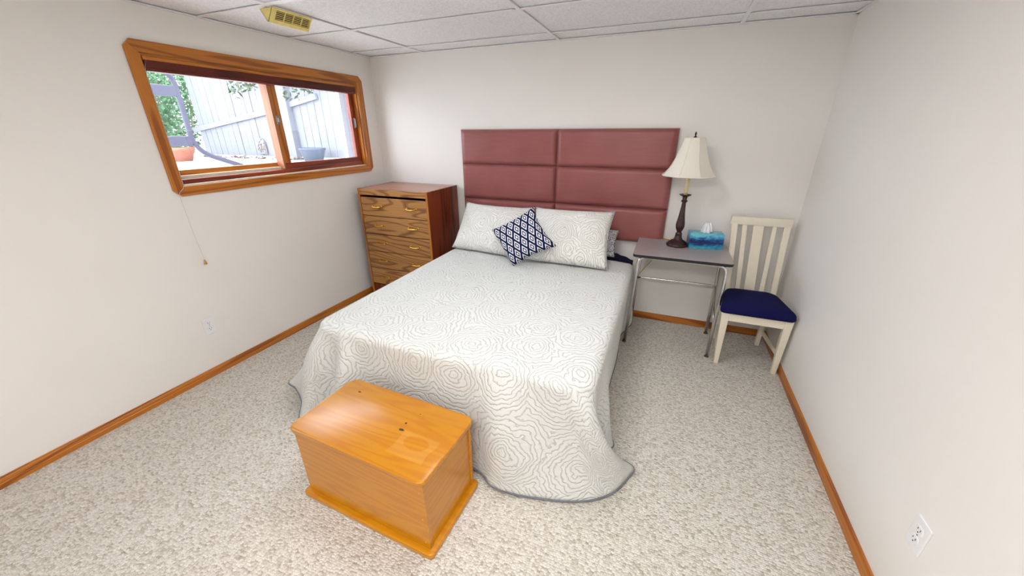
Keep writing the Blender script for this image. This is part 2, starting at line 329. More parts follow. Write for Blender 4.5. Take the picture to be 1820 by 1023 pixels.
# ------------------------------------------------------------------ window
win = struct(thing('window_1', 'sliding wood window with clipped-corner oak casing above the white outlet', 'window', (XL, (WY0+WY1)/2, WZ0)))
oy0, oy1, oz0, oz1, ch = 1.345, 3.053, 1.192, 2.003, .036       # outer casing and its clipped corners
iy0, iy1, iz0, iz1 = WY0, WY1, WZ0, WZ1; XC = -2.709
mpx = lambda a, b, c: (c, a, b)
for name, pts, mt in (('casing', [(oy0+ch, oz1), (oy1-ch, oz1), (oy1-ch*.5, oz1-ch*.5), (iy1, iz1), (iy0, iz1), (oy0+ch*.5, oz1-ch*.5)], 'oak_trim'),
                      ('casing', [(oy0+ch, oz0), (oy1-ch, oz0), (oy1-ch*.5, oz0+ch*.5), (iy1, iz0), (iy0, iz0), (oy0+ch*.5, oz0+ch*.5)], 'oak_trim'),
                      ('casing', [(oy0, oz0+ch), (oy0+ch*.5, oz0+ch*.5), (iy0, iz0), (iy0, iz1), (oy0+ch*.5, oz1-ch*.5), (oy0, oz1-ch)], 'oak_trim_z'),
                      ('casing', [(oy1, oz0+ch), (oy1-ch*.5, oz0+ch*.5), (iy1, iz0), (iy1, iz1), (oy1-ch*.5, oz1-ch*.5), (oy1, oz1-ch)], 'oak_trim_z')):
    obj(name, prism(new(), pts, XL, XC, .003, 2, mpx), mt, win)
XO = XL-.2
for ya, yb in ((iy0, iy0+.012), (iy1-.012, iy1)):
    obj('jamb', box(new(), -2.80, XL, ya, yb, iz0, iz1), 'oak_trim_z', win); obj('outer_jamb', box(new(), XO, -2.80, ya, yb, iz0, iz1), 'fence_paint', win)
obj('head_jamb', box(new(), XO, XL, iy0+.012, iy1-.012, iz1-.012, iz1), 'oak_trim', win); obj('sill_board', box(new(), XO, XL+.004, iy0+.012, iy1-.012, iz0, iz0+.008, .001), 'cream_paint', win)
# tracks: dark inner track, pale strip, outer
obj('track', box(new(), -2.80, -2.752, iy0+.012, iy1-.012, iz0+.008, iz0+.034, .002), 'sash_wood', win)
obj('track_strip', box(new(), -2.835, -2.805, iy0+.012, 2.2, iz0+.008, iz0+.052, .002), 'cream_paint', win, label='pale track strip')
def sash(x, t, y0, y1, z0, z1, wl, wr, wb, wt, lmat, bmat='sash_wood'):
    s = obj('sash', box(new(), x-t, x, y0, y1, z0, z0+wb, .003), bmat, win)
    for nm, b, mt in (('top_rail', (y0, y1, z1-wt, z1), 'sash_wood'), ('stile', (y0, y0+wl, z0+wb, z1-wt), lmat), ('stile', (y1-wr, y1, z0+wb, z1-wt), 'sash_wood_z')):
        obj(nm, box(new(), x-t, x, *b, .003), mt, s)
    obj('pane', box(new(), x-t*.97, x-t*.87, y0+wl, y1-wr, z0+wb, z1-wt), 'glass', s); return s
s2 = sash(-2.766, .034, 2.155, 2.972, 1.284, 1.93, .055, .052, .042, .045, 'oak_trim_z')
s1 = sash(-2.842, .034, 1.416, 2.215, 1.295, 1.93, .045, .045, .035, .045, 'sash_wood_z', 'oak_trim')
obj('stile_edge', box(new(), -2.84, -2.767, 2.142, 2.155, 1.284, 1.93, .002), 'raw_wood', s2, label='pale unfinished edge of the sash')
bm = new(); box(bm, -2.765, -2.755, 2.158, 2.178, 1.60, 1.66, .003); box(bm, -2.758, -2.742, 2.163, 2.175, 1.615, 1.645, .004); obj('latch', bm, 'pewter', s2, label='small grey metal window latch')
bm = new(); box(bm, -2.766, -2.758, 2.935, 2.95, 1.575, 1.665, .003); tube(bm, bend([(-2.76, 2.942, 1.585), (-2.748, 2.942, 1.585), (-2.748, 2.942, 1.655), (-2.76, 2.942, 1.655)], .008), .004, 8); obj('pull_handle', bm, 'pewter', s2, label='grey metal pull handle')

# ------------------------------------------------------------------ outdoors beyond the window
GZ = 1.16
struct(obj('patio_ground', box(new(), -16, XL-.25, -8, 14, GZ-.2, GZ), 'patio'), 'pale concrete patio outside the window', 'patio')
FY = 4.4
fence = thing('board_fence', 'tall white vertical board fence with diagonal brace outside window', 'fence', (-5.6, FY, GZ))
bw = .142; proto = None; kx = -7.5; random.seed(3)
while kx < -3.05:
    c = (kx+bw/2+5.6, random.uniform(-.004, .004), .03)
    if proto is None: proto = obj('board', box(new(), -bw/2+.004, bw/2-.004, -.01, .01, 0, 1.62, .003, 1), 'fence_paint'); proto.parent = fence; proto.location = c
    else: inst(proto, c, fence)
    kx += bw
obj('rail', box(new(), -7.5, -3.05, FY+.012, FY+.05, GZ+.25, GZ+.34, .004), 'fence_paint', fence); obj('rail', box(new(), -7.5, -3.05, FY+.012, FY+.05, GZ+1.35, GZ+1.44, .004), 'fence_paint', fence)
a, b = aty(345, 231, FY-.03), aty(478, 198, FY-.03); d = (b-a).normalized(); nrm = d.cross(Vector((0, 1, 0)))
def bar(a, b, w, t):
    d = (b-a).normalized(); n_ = Vector((-d.z, 0, d.x))*w/2
    return prism(new(), [((a-n_).x, (a-n_).z), ((b-n_).x, (b-n_).z), ((b+n_).x, (b+n_).z), ((a+n_).x, (a+n_).z)], a.y-t/2, a.y+t/2, .003, 1, lambda p, q, r: (p, r, q))
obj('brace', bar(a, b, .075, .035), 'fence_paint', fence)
obj('brace', bar(aty(508, 188, FY-.03), aty(562, 171, FY-.03), .075, .035), 'fence_paint', fence)
p = atz(527, 281, GZ); q = aty(527, 281, FY-.08)
obj('post', box(new(), q.x-.045, q.x+.045, FY-.10, FY-.012, GZ, GZ+1.75, .006), 'fence_paint', fence)
# pebble plaque on the fence
pc = aty(465, 258, FY-.02)
pl = thing('pebble_plaque', 'small arched plaque of grey pebbles hanging on the white fence', 'plaque', (pc.x, FY-.012, pc.z-.13))
out = [(-.1, 0), (.1, 0), (.1, .14)] + [(.1*math.cos(t*math.pi/8), .14+.1*math.sin(t*math.pi/8)) for t in range(1, 8)] + [(-.1, .14)]
obj('backing', prism(new(), [(pc.x+a, pc.z-.13+b) for a, b in out], FY-.030, FY-.0145, mp=lambda a, b, c: (a, c, b)), 'fence_paint', pl)
random.seed(8)
for _ in range(40):
    a, b = random.uniform(-.085, .085), random.uniform(.015, .22)
    if b > .14 and a*a+(b-.14)**2 > .0072: continue
    bm = new(); bmesh.ops.create_icosphere(bm, subdivisions=1, radius=random.uniform(.012, .02))
    for v in bm.verts: v.co = Vector((v.co.x*1.2+pc.x+a, v.co.y*.6+FY-.034, v.co.z+pc.z-.13+b))
    obj('pebble', bm, 'pebble', pl, True)
# metal frame standing outside
XFm = -4.4
fr_ = thing('swing_frame', 'dark grey tubular metal frame with rounded corners outside window', 'metal frame', (XFm, 2.4, GZ))
t0, t1 = atx(306, 133, XFm), atx(347, 268, XFm); ft = atx(372, 296, XFm+.15)
ft.z = GZ+.02; t1b = Vector((XFm, t1.y, t1.z))
tube_pts = bend([(XFm, t0.y-1.3, t0.z+.05), (XFm, t0.y, t0.z+.05), t1b, (XFm+.1, t1.y+.42, GZ+.024)], .16, 8)
obj('side_tube', tube(new(), tube_pts, .024, 10), 'frame_metal', fr_, True)
for (u, v_) in ((285, 160), (308, 251)):
    z = atx(u, v_, XFm).z; obj('crossbar', box(new(), XFm-.018, XFm+.018, t0.y-1.3, t0.y-.01, z-.045, z+.045, .006), 'frame_metal', fr_)
obj('leg', tube(new(), bend([(XFm, t0.y-1.3, t0.z+.05), (XFm, t0.y-1.34, t0.z), (XFm, t0.y-1.34, GZ+.024)], .05), .024, 10), 'frame_metal', fr_, True)
# foliage
def leaves(bm, centre, rad, n, size, seed):
    rnd = random.Random(seed)
    for _ in range(n):
        d = Vector((rnd.gauss(0, 1), rnd.gauss(0, 1), rnd.gauss(0, 1))).normalized()*rnd.uniform(.35, 1)**.5
        p = Vector(centre) + Vector((d.x*rad[0], d.y*rad[1], d.z*rad[2])); s = size*rnd.uniform(.6, 1.3)
        a = Vector((rnd.gauss(0, 1), rnd.gauss(0, 1), rnd.gauss(0, .6))).normalized(); b = a.orthogonal().normalized()
        b = (Matrix.Rotation(rnd.uniform(0, 6.3), 3, a) @ b)*.42
        vs_ = [bm.verts.new(p + q*s) for q in (-a, b*.9 - a*.1, a, -b*.9 - a*.1)]; bm.faces.new(vs_)
    return bm
for i, (x, y, rx, ry, rz_, lab) in enumerate(((-8.1, 3.95, .5, .55, .95, 'dense green shrub growing behind the dark metal frame'), (-9.2, 5.05, .45, .42, 1.0, 'green shrub growing beside the end of the white fence'))):
    sh = thing('shrub', lab, 'shrub', (x, y, GZ), group='shrubs beyond the patio')
    f_ = obj('foliage', leaves(new(), (x, y, GZ+rz_*1.02), (rx, ry, rz_), 3200, .05, 5+i), 'leaf_green', sh); f_['kind'] = 'stuff'
    bm = new()
    for k_ in range(5): tube(bm, [(x+.05*k_-.1, y+.04*((k_*7) % 5)-.08, GZ), (x+.2*k_-.4, y+.15*((k_*7) % 5)-.3, GZ+rz_*1.2)], [.02, .008], 6)
    obj('stem', bm, 'bark', sh)
trp = Vector((-5.6, 5.3, GZ)); tree = thing('overhanging_tree', 'leafy tree behind the fence with branches hanging over its top', 'tree', trp)
obj('trunk', tube(new(), catmull([trp, trp+Vector((.05, .05, 1.2)), trp+Vector((-.02, -.02, 2.5)), trp+Vector((0, -.1, 3.2))]), .07, 10), 'bark', tree, True)
for seed, (u, v_, rr) in enumerate(((425, 160, .17), (520, 158, .2), (445, 152, .12), (548, 160, .10))):
    tip = aty(u, v_, FY-.2); bp = [trp+Vector((0, -.05, 2.6)), Vector((tip.x, FY+.2, GZ+1.95)), Vector((tip.x, FY-.15, GZ+1.9)), tip]
    br = obj('branch', tube(new(), catmull(bp), .009, 6), 'bark', tree, True)
    lf = obj('leaf_cluster', leaves(new(), tip+Vector((0, 0, .05)), (rr, rr*.7, rr*1.1), 60, .04, 40+seed), 'leaf_dark', br); lf['kind'] = 'stuff'
# litter, pots
bm = new(); rnd = random.Random(4)
for _ in range(500):
    x = rnd.uniform(-7.4, -4.6); y = FY-.05-abs(rnd.gauss(0, .12)); s = rnd.uniform(.015, .04); a = rnd.uniform(0, 6.3)
    c_ = Vector((x, y, GZ+rnd.uniform(.004, .03))); e = Vector((math.cos(a), math.sin(a), rnd.uniform(-.3, .3)))*s; g = Vector((-math.sin(a), math.cos(a), rnd.uniform(-.3, .3)))*s*.5
    bm.faces.new([bm.verts.new(q) for q in (c_-e, c_+g, c_+e, c_-g)])
tag(obj('leaf_litter', bm, 'litter'), 'dry brown leaves scattered along the foot of the fence', 'leaves', kind='stuff')
pp = atx(322, 272, -6.6); pot = thing('terracotta_pot', 'round terracotta planter pot on the patio near the shrub', 'pot', (pp.x, pp.y, GZ))
obj('pot_body', lathe(new(), [(.11, 0), (.16, .14), (.175, .15), (.175, .19), (.155, .19), (.14, .1)], 24, (pp.x, pp.y, GZ)), 'terracotta', pot, True)
obj('plant', leaves(new(), (pp.x, pp.y, GZ+.26), (.15, .15, .1), 120, .04, 77), 'leaf_green', pot)['kind'] = 'stuff'
pp = aty(557, 276, FY-.28); bp_ = thing('blue_planter', 'low blue-grey oval planter at the foot of the white fence', 'planter', (pp.x, pp.y, GZ))
bm = lathe(new(), [(.14, 0), (.195, .15), (.205, .155), (.205, .18), (.19, .18), (.17, .1)], 28, (0, 0, 0))
for v in bm.verts: v.co = Vector((v.co.x+pp.x, v.co.y*.7+pp.y, v.co.z+GZ))
obj('pot_body', bm, 'blue_pot', bp_, True)
obj('soil', lathe(new(), [(.12, .1), (.125, .14)], 20, (pp.x, pp.y, GZ)), 'bark', bp_)

# ------------------------------------------------------------------ blind, outlets, vent
bl = thing('window_blind', 'raised dark red wooden slat blind inside the window head', 'blind', (-2.742, (iy0+iy1)/2, 1.93))
by0, by1 = iy0+.015, iy1-.015
obj('headrail', box(new(), -2.765, -2.722, by0, by1, 1.912, 1.931, .002), 'oak_trim', bl)
s0 = obj('slat', box(new(), -.023, .023, -(by1-by0)/2, (by1-by0)/2, -.0013, .0013), 'blind_wood'); s0.parent = bl; s0.location = (0, 0, -.0215)
for i in range(1, 11): inst(s0, (random.uniform(-.001, .001), 0, -.0215-.0033*i), bl)
obj('bottom_rail', box(new(), -2.766, -2.72, by0, by1, 1.858, 1.873, .004), 'blind_wood', bl)
cy = atx(319, 349, -2.70).y
cordp = catmull([(-2.722, iy0+.03, 1.915), (-2.718, iy0+.006, 1.84), (-2.716, iy0+.005, 1.6), (-2.712, iy0+.003, 1.30), (-2.706, iy0-.004, 1.245), (-2.7045, cy+.01, 1.215), (-2.702, cy+.004, 1.18), (-2.702, cy+.008, 1.0), (-2.702, 1.377, .79)])
cdp = obj('pull_cord', tube(new(), cordp, .0012, 6), 'cord_white', bl, True)
tl = obj('cord_tassel', lathe(new(), [(.003, .03), (.004, .028), (.007, .012), (.0095, 0), (.004, -.001)][::-1], 14, (-2.702, 1.377, .763)), 'tassel_wood', cdp, True, label='small wooden cord tassel')

def outlet(label, x, y, z, s):
    """s=+1 faces +x (left wall), -1 faces -x"""
    o = thing('wall_outlet', label, 'outlet', (x, y, z-.0575))
    mp = lambda a, b, c: (x+s*c, y+a, z+b)
    obj('cover_plate', prism(new(), rrect(-.035, .035, -.0575, .0575, .004, 3), 0, .006, .002, 2, mp), 'plastic_white', o)
    for dz in (-.0195, .0195):
        f_ = obj('socket', prism(new(), [(a, b+dz) for a, b in rrect(-.017, .017, -.0145, .0145, .009, 4)], .005, .0085, .001, 1, mp), 'plastic_white', o)
        bm = new()
        for dy, h in ((-.0065, .0085), (.0065, .007)): prism(bm, [(dy-.0012, dz+.001-h/2+.003), (dy+.0012, dz+.001-h/2+.003), (dy+.0012, dz+.001+h/2+.003), (dy-.0012, dz+.001+h/2+.003)], .008, .0088, mp=mp)
        prism(bm, [(.0026*math.cos(q*.785), dz-.007+.0026*math.sin(q*.785)) for q in range(8)], .008, .0088, mp=mp)
        obj('slots', bm, 'slot_dark', f_)
    obj('screw', prism(new(), [(.0028*math.cos(q*.785), .0028*math.sin(q*.785)) for q in range(8)], .005, .0072, mp=mp), 'pewter', o)
outlet('white duplex wall outlet under the window', XL, 1.288, .352, 1)
outlet('white duplex wall outlet on the wall facing the window', XR, 1.211, .366, -1)

vy0, vy1, vxa, vxm, vxb, vz = 1.782, 2.042, -2.216, -2.170, -2.118, 2.108
ve = thing('ceiling_vent', 'yellowed plastic air vent deflector hanging under the ceiling tiles', 'vent', ((vxa+vxb)/2, (vy0+vy1)/2, vz))
# end caps and back sheet
zt = ZC-.001
for ya, yb in ((vy0, vy0+.004), (vy1-.004, vy1)):
    obj('end_cap', prism(new(), [(vxa, zt), (vxb, zt), (vxm+.004, vz), (vxm-.004, vz)], ya, yb, mp=lambda a, b, c: (a, c, b)), 'vent_yellow', ve)
obj('back_sheet', prism(new(), [(vxa, zt), (vxa+.004, zt), (vxm+.001, vz), (vxm-.004, vz)], vy0, vy1, mp=lambda a, b, c: (a, c, b)), 'vent_yellow', ve)
A_, B_ = Vector((vxb, 0, zt)), Vector((vxm+.003, 0, vz)); fd = (B_-A_); fn = Vector((fd.z, 0, -fd.x)).normalized()*-1
if fn.x < 0: fn = -fn
def facequad(f0, f1, y0, y1, d0, d1, bm=None):
    bm = bm or new(); P = [A_+fd*f0, A_+fd*f1]
    pts = [((P[0]+fn*d0).x, (P[0]+fn*d0).z), ((P[1]+fn*d0).x, (P[1]+fn*d0).z), ((P[1]+fn*d1).x, (P[1]+fn*d1).z), ((P[0]+fn*d1).x, (P[0]+fn*d1).z)]
    return prism(bm, pts, y0, y1, mp=lambda a, b, c: (a, c, b))
bm = new()
for f0, f1, y0, y1 in ((0, .14, vy0, vy1), (.76, 1, vy0, vy1), (.14, .76, vy0, vy0+.03), (.14, .76, vy1-.008, vy1)): facequad(f0, f1, y0, y1, -.003, .002, bm)
obj('face_frame', bm, 'vent_yellow', ve)
g0, g1 = vy0+.03, vy1-.008
for i in range(1, 4): yy = g0+(g1-g0)*i/4; obj('mullion', facequad(.14, .76, yy-.002, yy+.002, -.003, .002), 'vent_yellow', ve)
for i in range(5): f_ = .20+.62/5.2*i; obj('louvre', facequad(f_, f_+.036, g0, g1, -.004, .001), 'vent_yellow', ve)
obj('dark_inside', facequad(.12, .78, g0-.002, g1+.002, -.016, -.012), 'vent_dark', ve)

# ------------------------------------------------------------------ headboard
HY = YB-.06
hb = thing('headboard', 'wall-mounted headboard of six wine-coloured padded panels behind the bed', 'headboard', (-.885, YB-.03, .69))
hx = [-1.79, -.897, .02]; hz = [.688, .967, 1.272, 1.562]
obj('backing_board', box(new(), hx[0]+.002, hx[2]-.012, YB-.019, YB-.0005, .70, 1.55), 'sash_wood', hb)
def padded(x0, x1, z0, z1, seed):
    bm = new(); nx, nz = 26, 12; V = {}
    for i in range(nx+1):
        for j in range(nz+1):
            u, w = i/nx*2-1, j/nz*2-1
            # denser sampling at the rim
            u = math.copysign(abs(u)**.7, u); w = math.copysign(abs(w)**.7, w)
            ex = min(1, (1-abs(u))*(x1-x0)/2/.02); ez = min(1, (1-abs(w))*(z1-z0)/2/.02)
            pr = math.sqrt(max(0, 1-(1-ex)**2))*math.sqrt(max(0, 1-(1-ez)**2))
            pr = .022 + .026*pr + .008*(1-u*u)*(1-w*w) + .0015*math.sin(u*9+seed)*math.sin(w*4+seed*2)*(pr > .9)
            V[i, j] = bm.verts.new(((x0+x1)/2+u*(x1-x0)/2, YB-pr-.004, (z0+z1)/2+w*(z1-z0)/2))
    for i in range(nx):
        for j in range(nz): bm.faces.new((V[i, j], V[i+1, j], V[i+1, j+1], V[i, j+1]))
    rim = [V[i, 0] for i in range(nx+1)] + [V[nx, j] for j in range(1, nz+1)] + [V[i, nz] for i in range(nx-1, -1, -1)] + [V[0, j] for j in range(nz-1, 0, -1)]
    bk = [bm.verts.new((v.co.x, YB-.018, v.co.z)) for v in rim]
    for i in range(len(rim)): j = (i+1) % len(rim); bm.faces.new((rim[j], rim[i], bk[i], bk[j]))
    bm.faces.new(bk); return bm
for i in range(2):
    for j in range(3):
        xa = hx[i]+.002 + (.014 if (i == 0 and j == 0) else 0)
        soft(obj('padded_panel', padded(xa, hx[i+1]-.002-(.012 if i == 1 and j < 2 else 0)*0, hz[j]+.0015, hz[j+1]-.0015, i*3+j), 'wine', hb), 60)

# ------------------------------------------------------------------ bed, quilt
BXL, BXR, BYF, BYH = -1.665, -.178, 1.262, 3.145
bed = thing('bed', 'queen bed with navy fitted sheet on the mattress under the white quilt', 'bed', ((BXL+BXR)/2, (BYF+BYH)/2, 0))
def mat_shape(z0, z1, ins=0, r=.14): 
    return prism(new(), rrect(BXL+ins, BXR-ins, BYF+ins, BYH, r, 6), z0, z1, .045 if ins == 0 else .01, 4)
soft(obj('mattress', mat_shape(.335, .588), 'navy_sheet', bed, label='mattress in a navy blue fitted sheet'), 60)
soft(obj('box_spring', mat_shape(.12, .335, .012), 'fence_white', bed), 60)
for x in (BXL+.1, BXR-.1):
    for y in (BYF+.12, BYH-.12): obj('leg', box(new(), x-.03, x+.03, y-.03, y+.03, 0, .125, .004), 'black_edge', bed)

QR, QL, QF, QH, QZ, RR = -.158, -1.684, 1.232, 3.015, .602, .045     # outer faces of the quilt where it starts to fall
CRN = .11; QHR = 2.87                                  # the quilt is pulled back on the desk side
def perim():
    P = []                                             # (point, normal, key) from head right, round the foot, to head left
    n1 = 90
    for i in range(n1+1): y = QHR+(QF+CRN-QHR)*i/n1; P.append((Vector((QR, y, 0)), Vector((1, 0, 0)), ('R', y)))
    for i in range(1, 24): a = -math.pi/2*i/24; nn = Vector((math.cos(a), math.sin(a), 0)); P.append((Vector((QR-CRN, QF+CRN, 0))+nn*CRN, nn, ('C', i/24)))
    n2 = 84
    for i in range(n2+1): x = QR-CRN+(QL-QR+2*CRN)*i/n2; P.append((Vector((x, QF, 0)), Vector((0, -1, 0)), ('F', x)))
    for i in range(1, 24): a = -math.pi/2-math.pi/2*i/24; nn = Vector((math.cos(a), math.sin(a), 0)); P.append((Vector((QL+CRN, QF+CRN, 0))+nn*CRN, nn, ('D', i/24)))
    for i in range(n1+1): y = QF+CRN+(QH-QF-CRN)*i/n1; P.append((Vector((QL, y, 0)), Vector((-1, 0, 0)), ('L', y)))
    return P
PER = perim()
def sidx(key):
    best = min(range(len(PER)), key=lambda i: abs(PER[i][2][1]-key[1]) if PER[i][2][0] == key[0] else 1e9); return best
HEM = [(('R', 2.87), (-.128, 2.98, .13)), (('R', 2.82), (-.124, 2.88, .09)), (('R', 2.73), (-.188, 2.73, .05)), (('R', 2.6), (-.182, 2.6, .04)), (('R', 2.28), (-.172, 2.28, .02)), (('R', 1.95), (-.178, 1.95, .014)),
       (('R', 1.80), (-.185, 1.81, .014)), (('R', 1.68), (-.105, 1.67, .014)), (('R', 1.60), (-.075, 1.585, .016)), (('R', 1.53), (-.115, 1.55, .02)), (('R', 1.46), (-.195, 1.555, .02)), (('R', 1.39), (-.165, 1.50, .03)), (('C', .25), (-.05, 1.492, .035)), (('C', .45), (.036, 1.472, .03)), (('C', .62), (.022, 1.42, .014)),
       (('C', .9), (-.045, 1.297, .012)), (('F', -.30), (-.17, 1.208, .012)), (('F', -.42), (-.36, 1.148, .012)), (('F', -.52), (-.48, 1.128, .012)), (('F', -.60), (-.575, 1.13, .012)), (('F', -.68), (-.67, 1.178, .012)),
       (('F', -.9), (-.9, 1.20, .012)), (('F', -1.2), (-1.2, 1.20, .012)), (('F', -1.38), (-1.39, 1.195, .014)), (('F', -1.45), (-1.50, 1.12, .014)), (('F', -1.50), (-1.585, 1.14, .014)), (('F', -1.53), (-1.635, 1.225, .016)), (('F', -1.57), (-1.70, 1.12, .016)), (('D', .15), (-1.765, 1.10, .03)), (('D', .35), (-1.84, 1.19, .07)),
       (('D', .55), (-1.935, 1.235, .10)), (('D', .8), (-2.03, 1.262, .105)), (('L', 1.36), (-2.0, 1.38, .08)), (('L', 1.5), (-1.90, 1.52, .05)), (('L', 1.7), (-1.83, 1.71, .03)), (('L', 2.0), (-1.80, 2.0, .03)), (('L', 2.5), (-1.79, 2.5, .04)), (('L', 3.015), (-1.78, 3.015, .05))]
hk = [(sidx(k_), Vector(q)) for k_, q in HEM]
def hem(i):
    for n_ in range(len(hk)-1):
        i0, i1 = hk[n_][0], hk[n_+1][0]
        if i0 <= i <= i1:
            t = (i-i0)/max(1, i1-i0); a = hk[max(n_-1, 0)][1]; b = hk[n_][1]; c = hk[n_+1][1]; d = hk[min(n_+2, len(hk)-1)][1]
            q = .5*(2*b + (c-a)*t + (2*a-5*b+4*c-d)*t*t + (3*b-a-3*c+d)*t**3); q.z = max(.012, q.z); return q
    return hk[-1][1].copy()
FOLDS = [(sidx(k_), w_, a_) for k_, w_, a_ in ((('F', -.36), 5, -.012), (('C', .6), 7, .062), (('F', -.55), 7, .045), (('F', -.85), 9, .01), (('F', -1.43), 3.2, .05), (('F', -1.55), 3, -.012), (('D', .35), 6, .06), (('D', .9), 5, -.012))]
bm = new(); uvl = bm.loops.layers.uv.new('UVMap'); UV = {}
XM = (QL+QR)/2; NT_, NR, ND = 22, 5, 26
rows = []; hemline = []
for i, (P, nrm, key) in enumerate(PER):
    Pin = P - nrm*RR; yl = QH+(QF+CRN-QH)*i/90 if key[0] == 'R' else P.y; Mx = Vector((XM, min(max(yl, 1.98), QH), 0)); col = []
    for j in range(NT_+1):
        q = Mx.lerp(Pin, j/NT_); und = .0045*mnoise.noise(Vector((q.x*5, q.y*5, 0))) + .003*mnoise.noise(Vector((q.x*13, q.y*13, 2)))
        fade = .35 if j == NT_ else 1
        v = bm.verts.new((q.x, q.y, QZ+und*fade)); UV[v] = (q.x, q.y); col.append(v)
    for j in range(1, NR+1):
        a = math.pi/2*j/NR*.92; q = Pin + nrm*RR*math.sin(a); v = bm.verts.new((q.x, q.y, QZ-RR+RR*math.cos(a))); e = Pin+nrm*RR*a; UV[v] = (e.x, e.y); col.append(v)
    A = col[-1].co.copy(); Q = hem(i); eo = RR*math.pi/2*.92; L = (Q-A).length
    tx = Vector((-nrm.y, nrm.x, 0)); slide = (Q-A).dot(tx)
    for j in range(1, ND+1):
        t = j/ND
        ht = t**(1.25 + .5*math.exp(-((i-95)/22)**2))
        flo = max(0, (t-.86)/.14)**2                                      # the last bit kicks out along the floor
        q = A.lerp(Q, t); out = (Q-A); out.z = 0
        q.x = A.x+out.x*ht; q.y = A.y+out.y*ht
        q.z = A.z+(Q.z-A.z)*(1-(1-t)**1.06)
        wr = .006*mnoise.noise(Vector((i*.09, t*3, 5)))*t
        fold = sum(a_*math.exp(-((i-c_)/w_)**2) for c_, w_, a_ in FOLDS)*math.sin(math.pi*min(1, t*1.05)**.8)
        q += nrm*(wr+fold); q.z = max(q.z, .012)
        v = bm.verts.new(q); e = Pin+nrm*(eo+L*t)+tx*slide*ht; UV[v] = (e.x, e.y); col.append(v)
    hemline.append(q.copy()); rows.append(col)
for A, B in zip(rows, rows[1:]):
    for j in range(len(A)-1):
        try: f_ = bm.faces.new((A[j], A[j+1], B[j+1], B[j]))
        except ValueError: continue
        for lp in f_.loops: lp[uvl].uv = UV[lp.vert]
bmesh.ops.remove_doubles(bm, verts=bm.verts, dist=.0004)
bmesh.ops.recalc_face_normals(bm, faces=bm.faces)
if sum(f_.normal.z for f_ in bm.faces) < 0: bmesh.ops.reverse_faces(bm, faces=bm.faces)
ql = thing('quilt', 'white quilt stitched with rosettes draped over the bed', 'quilt', ((BXL+BXR)/2, (BYF+BYH)/2, 0))
qc = obj('quilt_cloth', bm, 'quilt', ql, True)
sm = qc.modifiers.new('thickness', 'SOLIDIFY'); sm.thickness = .006; sm.offset = -1
obj('hem_binding', tube(new(), [h_+Vector((0, 0, -.002)) for h_ in hemline], .005, 6), 'binding', ql, True, label='grey binding along the quilt hem')

# ------------------------------------------------------------------ pillows
def pillow(name, label, cat, c4, T, mat, nx=28, ny=20, pinch=.05, pipe=None, wr=.006, seed=0, group=None, pr=.004):
    """c4: lower left, lower right, upper right, upper left corners"""
    LL, LR, UR, UL = [Vector(c) for c in c4]; nrm = (LR-LL).cross(UL-LL).normalized()
    if nrm.y > 0: nrm = -nrm
    ctr = (LL+LR+UR+UL)/4; base = Vector((ctr.x, ctr.y, min(LL.z, LR.z, UR.z, UL.z)))
    bm = new(); uvl = bm.loops.layers.uv.new('UVMap'); front, back, UVc = {}, {}, {}
    sx, sy = (LR-LL).length, (UL-LL).length
    for i in range(nx+1):
        for j in range(ny+1):
            u, w = i/nx, j/ny; a, b = 2*u-1, 2*w-1
            pu = u + pinch*a*-1*(1-b*b)*abs(a)**3*.5*1.0; pw = w - pinch*b*(1-a*a)*abs(b)**3*.5*(1.5 if b > 0 else .25)
            p = LL.lerp(LR, pu).lerp(UL.lerp(UR, pu), pw)
            t = T*((1-abs(a)**2.6)*(1-abs(b)**2.6))**.55
            t += wr*mnoise.noise(Vector((u*5+seed, w*5, seed)))*(t/T)
            rim = i in (0, nx) or j in (0, ny)
            f_ = bm.verts.new(p+nrm*t*.62); front[i, j] = f_; back[i, j] = f_ if rim else bm.verts.new(p-nrm*t*.38); UVc[f_] = (u*sx, w*sy); UVc[back[i, j]] = (u*sx, w*sy)
    for i in range(nx):
        for j in range(ny):
            for g, fl in ((front, 0), (back, 1)):
                q = [g[i, j], g[i+1, j], g[i+1, j+1], g[i, j+1]]
                f_ = bm.faces.new(q[::-1] if fl else q)
                for lp in f_.loops: lp[uvl].uv = UVc[lp.vert]
    rimp = [front[i, 0].co.copy() for i in range(nx)] + [front[nx, j].co.copy() for j in range(ny)] + [front[i, ny].co.copy() for i in range(nx, 0, -1)] + [front[0, j].co.copy() for j in range(ny, 0, -1)]
    bmesh.ops.recalc_face_normals(bm, faces=bm.faces)
    o = thing(name, label, cat, base, group=group); pc_ = obj('pillow_cover', bm, mat, o, True)
    if pipe: obj('edge_trim', tube(new(), rimp, pr, 6, True), pipe, o, True)
    return o, pc_
pillow('pillow_sham', 'white rosette-quilted pillow sham beside the wooden dresser', 'pillow', ((-1.672, 2.715, .618), (-.985, 2.635, .618), (-1.005, 2.975, .958), (-1.655, 2.985, .965)), .17, 'sham', pipe='sham_trim', pr=.003, seed=1, pinch=.09)
pillow('pillow_sham', 'white rosette-quilted pillow sham beside the grey-topped desk', 'pillow', ((-.975, 2.625, .618), (-.325, 2.62, .618), (-.350, 2.955, .975), (-.992, 2.965, .965)), .17, 'sham', pipe='sham_trim', pr=.003, seed=7, pinch=.09)
u1, u2 = aty(1101, 409, 3.06), atz(1087, 466, .625)
pillow('bed_pillow', 'grey and white speckled pillow tucked behind the white shams', 'pillow', ((-.93, 2.93, .63), (u2.x+.005, 2.90, .628), (u1.x, 3.06, u1.z), (-.95, 3.08, u1.z)), .12, 'speckle', seed=3)
cB, cR, cT, cL = aty(912, 473, 2.475), aty(990, 437, 2.545), aty(948, 367, 2.66), aty(874, 408, 2.565)
